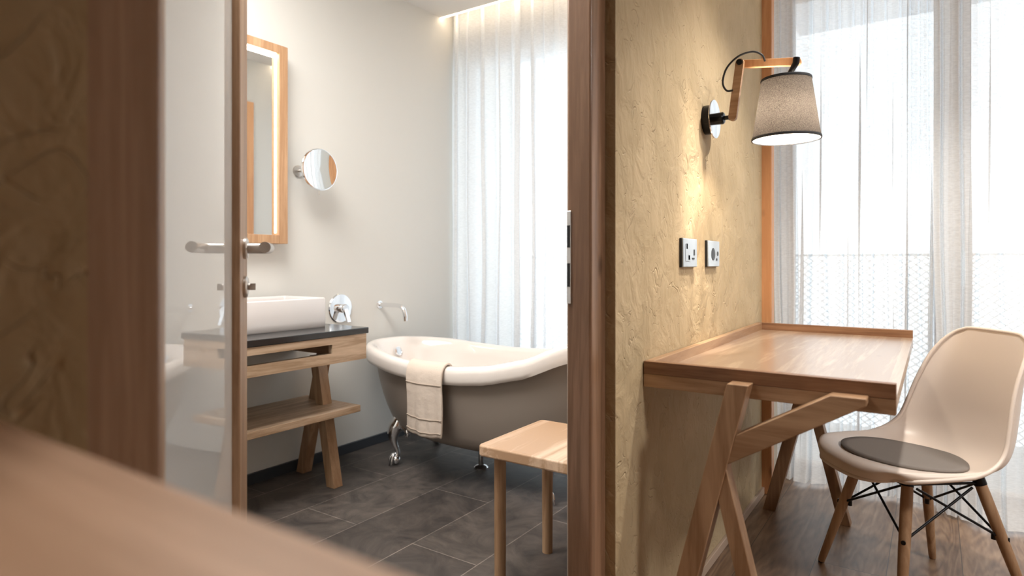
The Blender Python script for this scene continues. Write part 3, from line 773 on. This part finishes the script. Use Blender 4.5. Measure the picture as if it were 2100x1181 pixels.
# rolled lip around the shell edge
b = B(); loop = [shell_pt(13*j/NV, -1) for j in range(NV+1)] + [shell_pt(13, -1+2*i/NU) for i in range(1, NU+1)] + [shell_pt(13*(NV-j)/NV, 1) for j in range(1, NV+1)] + [shell_pt(0, 1-2*i/NU) for i in range(1, NU)]
loop.append(loop[0]); tube(b, loop, .0065, 8, caps=False); obj('rolled_edge', b, 'plastic', shell_o, local=True, smooth=180)
feet = [(.200, .200), (.200, -.200), (-.200, -.200), (-.200, .200)]
tops = [(.115, .112), (.115, -.112), (-.105, -.112), (-.105, .112)]
for (fx_, fy), (tx_, ty) in zip(feet, tops):
    b = B(); F = Vector((fx_, fy, .004)); T = Vector((tx_, ty, .385))
    tube(b, [F, F+(T-F)*.03, F+(T-F)*.5, F+(T-F)*.85, T], [.0105, .0115, .0155, .0165, .0155], 24); lg = obj('leg', b, 'oak_z', ch, local=True, smooth=50)
    b = B(); lathe(b, [(.009, 0), (.010, .005)], (fx_, fy, 0), seg=16); obj('foot_cap', b, 'rubber', lg, local=True)
def at_leg(i, z):
    F = Vector((*feet[i], .0)); T = Vector((*tops[i], .385)); return F+(T-F)*(z/.385)
for i in range(4):
    j = (i+1) % 4
    for a, c in ((i, j), (j, i)):
        lo = at_leg(a, .225); hi = at_leg(c, .378)
        mid = (at_leg(i, .37)+at_leg(j, .37))/2
        b = B(); tube(b, [lo, hi+(lo-hi)*.10, ], .0038, 8); obj('brace_rod', b, 'black_metal', ch, local=True, smooth=60)
for i in range(4):
    j = (i+1) % 4
    b = B(); tube(b, [at_leg(i, .375), at_leg(j, .375)], .0042, 8); obj('top_rod', b, 'black_metal', ch, local=True, smooth=60)
    b = B(); P = at_leg(i, .225); inn = Vector((-P.x, -P.y, 0)).normalized(); tube(b, [P-inn*.019, P+inn*.022], .0065, 10); tube(b, [P+inn*.018-Vector((0,0,.008)), P+inn*.018+Vector((0,0,.008))], .007, 10); obj('bolt', b, 'black_metal', ch, local=True, smooth=60)
    b = B(); P = at_leg(i, .370); Q = at_leg(i, .40); tube(b, [P, Q], .0172, 14, caps=False); obj('leg_bracket', b, 'black_metal', ch, local=True, smooth=60)
# felt pad lying in the seat
def seat_z(x, y):
    # invert the shell: find t for centre x
    best = None
    for k in range(0, 66):
        t = .9+k*.1
        hw = cr(HW, t); q = max(-1, min(1, y/hw*math.sin(PI/2*.92))); u = math.asin(q)/(PI/2*.92); w = abs(u)**2.6
        X = cr(CX,t)*(1-w)+cr(EX,t)*w
        if best is None or abs(X-x) < best[0]: best = (abs(X-x), cr(CZc,t)*(1-w)+cr(EZ,t)*w)
    return best[1]
pad_root_loc = Vector((-.041, 2.342, 0))
b = B(); rot = Matrix.Rotation(ca, 3, 'Z'); cxp, RX, RY = .052, .170, .172
ringsT = []; 
for k in range(9):
    q = k/8; rr = []
    for a in range(48):
        x = cxp + RX*q*math.cos(2*PI*a/48); y = RY*q*math.sin(2*PI*a/48)
        if k == 0 and a: rr.append(rr[0]); continue
        p = Vector((x, y, seat_z(x, y)+.0085)); rr.append(b.verts.new(rot @ p + pad_root_loc))
    ringsT.append(rr)
for a_, c_ in zip(ringsT, ringsT[1:]):
    for k in range(48):
        f = [a_[k], a_[(k+1)%48], c_[(k+1)%48], c_[k]]
        f = list(dict.fromkeys(f)); b.faces.new(f)
pad = obj('seat_pad', b, 'felt', smooth=180, solid=.007)
tag(pad, 'round grey felt pad lying on the white chair seat', 'cushion')

# ------------------------------------------------------------------ wall lamp
LY = 2.10
lp = thing('wall_lamp', 'wooden swing-arm wall lamp with grey linen shade above the desk', 'lamp', (WX, LY, 1.52))
b = B(); lathe(b, [(.048, 0), (.048, .026), (.044, .028)], (WX, LY, 1.52), (1, 0, 0), 48); obj('wall_mount', b, 'black_metal', lp)
b = B(); lathe(b, [(.062, .028), (.064, .030), (.063, .033), (.02, .036)], (WX, LY, 1.52), (1, 0, 0), 56); obj('mount_disc', b, 'chrome', lp)
b = B(); lathe(b, [(.019, .034), (.020, .058), (.017, .062), (.007, .064), (.007, .082)], (WX, LY, 1.52), (1, 0, 0), 32); sphere(b, (WX+.084, LY, 1.52), .011); obj('pivot_knob', b, 'black_metal', lp)
A0 = Vector((WX+.088, LY, 1.508)); A1 = Vector((-.520, LY, 1.690)); A2 = Vector((-.352, LY, 1.668))
A2.z = 1.668
def arm(p, q, w, d, y):
    b = B(); dr = (q-p).normalized(); nn = Vector((-dr.z, 0, dr.x)); out = []
    for k in range(9):
        a = PI/2+PI*k/8; out.append(p + dr*math.cos(a)*w/2 + nn*math.sin(a)*w/2)
    for k in range(9):
        a = -PI/2+PI*k/8; out.append(q + dr*math.cos(a)*w/2 + nn*math.sin(a)*w/2)
    out = [(v.x, y-d/2, v.z) for v in out]; prism(b, out, (0, d, 0)); return b
obj('swing_arm', arm(A0+Vector((.004,0,.01)), A1, .026, .016, LY-.008), 'oak_x', lp, bevel=.001)
obj('swing_arm', arm(A1, A2, .024, .016, LY+.009), 'orange_wood', lp, bevel=.001)
b = B(); lathe(b, [(.009, -.022), (.010, 0), (.009, .022)], A1, (0, 1, 0), 20); obj('hinge_pin', b, 'black_metal', lp)
b = B(); tube(b, smoothpts([(-.540, LY-.019, 1.602), (-.560, LY-.02, 1.604), (-.572, LY-.02, 1.632), (-.560, LY-.02, 1.676), (-.524, LY-.02, 1.708), (-.480, LY-.018, 1.716), (-.452, LY-.014, 1.702), (-.444, LY-.006, 1.682)], 6), .0032, 10); obj('cable', b, 'cable', lp, smooth=60)
SCx, SZ0, SZ1 = -.383, 1.428, 1.617
b = B(); tube(b, [(A2.x, LY-.004, 1.678), (A2.x-.002, LY-.004, 1.66), (-.368, LY, 1.640), (-.378, LY, 1.620)], [.010, .010, .0085, .008], 14); tube(b, [(-.378, LY, 1.612), (-.381, LY, 1.56)], .014, 16); obj('lamp_holder', b, 'black_metal', lp, smooth=60)
b = B(); lathe(b, [(.100, 0), (.0725, SZ1-SZ0)], (SCx, LY, SZ0), seg=72, caps=False); sh = obj('lamp_shade', b, 'linen', lp, smooth=180)
b = B(); lathe(b, [(.0985, .002), (.071, SZ1-SZ0-.002)], (SCx, LY, SZ0), seg=72, caps=False); obj('shade_lining', b, 'lining', sh, smooth=180)
for nm, r_, z_ in (('shade_trim', .1005, SZ0+.003), ('shade_trim', .0735, SZ1-.003)):
    b = B(); lathe(b, [(r_+.0008, -.004), (r_+.0014, 0), (r_+.0004, .004), (r_-.002, .004), (r_-.002, -.004), (r_+.0008, -.004)], (SCx, LY, z_), seg=72, caps=False); obj(nm, b, 'trim_cloth', sh, smooth=60)
b = B()
for k in range(3):
    a = 2*PI*k/3+.4; tube(b, [(SCx, LY, SZ1-.012), (SCx+.0725*math.cos(a), LY+.0725*math.sin(a), SZ1-.004)], .0015, 6)
obj('shade_spider', b, 'black_metal', sh)
b = B(); sphere(b, (SCx, LY, 1.502), .026, sz=1.1); obj('bulb', b, 'bulb', lp, smooth=180)
lp.location.z -= .014

# ------------------------------------------------------------------ switch plates
def plate(y0, y1, label, parts):
    o = thing('socket_plate', label, 'socket', (WX, (y0+y1)/2, 1.06), group='socket plates on the plaster wall')
    bx('shaded_side', WX, WX+.008, y0, y1, 1.015, 1.104, 'dark', o, bevel=.0015)  # plate base coloured dark for the shade on its side
    bx('cover_plate', WX+.008, WX+.0125, y0+.001, y1-.001, 1.016, 1.103, 'plate', o, bevel=.0015)
    for nm, cy, cz, r, r2, sq in parts:
        b = B()
        if sq: box(b, WX+.0124, WX+.0135, cy-r, cy+r, cz-r2, cz+r2)
        else: lathe(b, [(r, 0), (r, .0012)], (WX+.0124, cy, cz), (1, 0, 0), 24)
        obj(nm, b, 'dark' if nm != 'switch_rocker' else 'plate', o)
    return o
plate(1.841, 1.973, 'left double socket plate on the plaster wall above the desk', [('switch_rocker', 1.883, 1.06, .024, .026, True), ('socket_hole', 1.873, 1.079, .006, .008, True), ('socket_hole', 1.893, 1.045, .008, .007, True), ('socket_hole', 1.943, 1.061, .006, .009, True), ('socket_hole', 1.933, 1.042, .012, .0025, True)])
plate(2.093, 2.223, 'right socket plate with round black outlet on the plaster wall', [('socket_hole', 2.146, 1.058, .021, 0, False), ('socket_hole', 2.200, 1.06, .008, 0, False), ('socket_hole', 2.188, 1.040, .006, .004, True)])

# ------------------------------------------------------------------ wooden cabinet right in front of the camera
cb = thing('wooden_cabinet', 'brown wooden cabinet top close in front, out of focus at the bottom left', 'cabinet', (.1, -.07, 0))
bx('cabinet_top', -.60, .50, -.33, .178, .885, .91, 'cabinet_wood', cb, bevel=.004)
bx('cabinet_body', -.58, .48, -.31, .16, .06, .885, 'oak_z', cb, bevel=.002)
bx('plinth', -.56, .46, -.29, .13, 0, .06, 'dark_oak', cb)

# tall wardrobe added out of view on the right to shade the left wall
wd = thing('blocker', 'unseen tall dark wooden wardrobe beside the entrance, right of the camera', 'blocker', (1.0, .1, 0))
bx('blocker_body', .62, 1.25, -1.0, 1.15, 0, 2.55, 'dark_oak', wd, bevel=.003)
for k in range(3):
    dr = bx('blocker_door', .598, .619, -.99+k*.712, -.99+k*.712+.705, .08, 2.5, 'dark_oak', wd, bevel=.002)
    b = B(); tube(b, [(.58, -.95+k*.712, 1.0), (.58, -.95+k*.712, 1.2)], .006, 10); obj('blocker_pull', b, 'steel', dr)

# ------------------------------------------------------------------ light
w = bpy.data.worlds.new('World'); S.world = w; w.use_nodes = True
bg = w.node_tree.nodes['Background']; bg.inputs['Color'].default_value = (.88, .94, 1., 1); bg.inputs['Strength'].default_value = 1.6

def area(name, loc, rot, sx, sy, power, col=(1,1,1), portal=False):
    l = bpy.data.lights.new(name, 'AREA'); l.shape = 'RECTANGLE'; l.size = sx; l.size_y = sy; l.energy = power; l.color = col
    if portal: l.cycles.is_portal = True
    o = bpy.data.objects.new(name, l); COL.objects.link(o); o.location = loc; o.rotation_euler = rot; return o
area('daylight_portal', ((MX+WB)/2, YW+.2, 1.2), (-PI/2, 0, 0), 1.9, 2.4, 1, portal=True)
area('daylight_portal', (.23, YW+.2, 1.2), (-PI/2, 0, 0), 1.76, 2.4, 1, portal=True)
# bedroom spots out of view: two added fills and the wall downlight
def spot(loc, power, col=(1, .86, .68), ang=120, r=.04):
    l = bpy.data.lights.new('unseen_spot', 'SPOT'); l.energy = power; l.color = col; l.spot_size = math.radians(ang); l.spot_blend = .6; l.shadow_soft_size = r
    o = bpy.data.objects.new('unseen_spot', l); COL.objects.link(o); o.location = loc; return o
spot((.05, 2.15, 2.56), 56, (1, .93, .83), ang=95)  # added spot to brighten the plaster and desk, no known fitting
spot((.02, .02, 2.56), 10, (1, .88, .76), ang=38)  # added spot, only there to brighten the cabinet top
aim = spot((-.30, 1.72, 2.56), 120, (1, .88, .72), ang=14.5, r=.03); aim.data.spot_blend = 1.      # narrow downlight washing the plaster under the wall lamp
aim.rotation_euler = (Vector((-.635, 2.04, .98)) - aim.location).to_track_quat('-Z', 'Y').to_euler()
area('fill_light', (-1.7, .9, 2.585), (0, 0, 0), 1.1, 1.1, 32, (1, .97, .93))  # added fill for the bathroom, not a known lamp
area('fill_light', (1.8, 1.2, 2.585), (0, 0, 0), .5, .5, 30, (1, .96, .91))  # added fill for the bedroom side, no lamp known there

# ------------------------------------------------------------------ camera
cd = bpy.data.cameras.new('camera'); cam = bpy.data.objects.new('camera', cd); COL.objects.link(cam)
cam.location = (0, 0, 1.03); cam.rotation_euler = (PI/2, 0, math.atan(865/1282))
cd.sensor_width = 36; cd.lens = 36*1282/2100; cd.shift_y = -52.5/2100
cd.dof.use_dof = True; cd.dof.focus_distance = 2.1; cd.dof.aperture_fstop = 2.5
cd.clip_start = .02
S.camera = cam
S.view_settings.view_transform = 'Standard'; S.view_settings.look = 'None'
S.view_settings.exposure = 1.1; S.view_settings.gamma = 1; S.view_settings.use_curve_mapping = False
S.cycles.use_denoising = True
S.cycles.max_bounces = 9; S.cycles.transparent_max_bounces = 14; S.cycles.diffuse_bounces = 4
S.cycles.use_adaptive_sampling = True; S.cycles.adaptive_threshold = .02
S.cycles.sample_clamp_indirect = 8
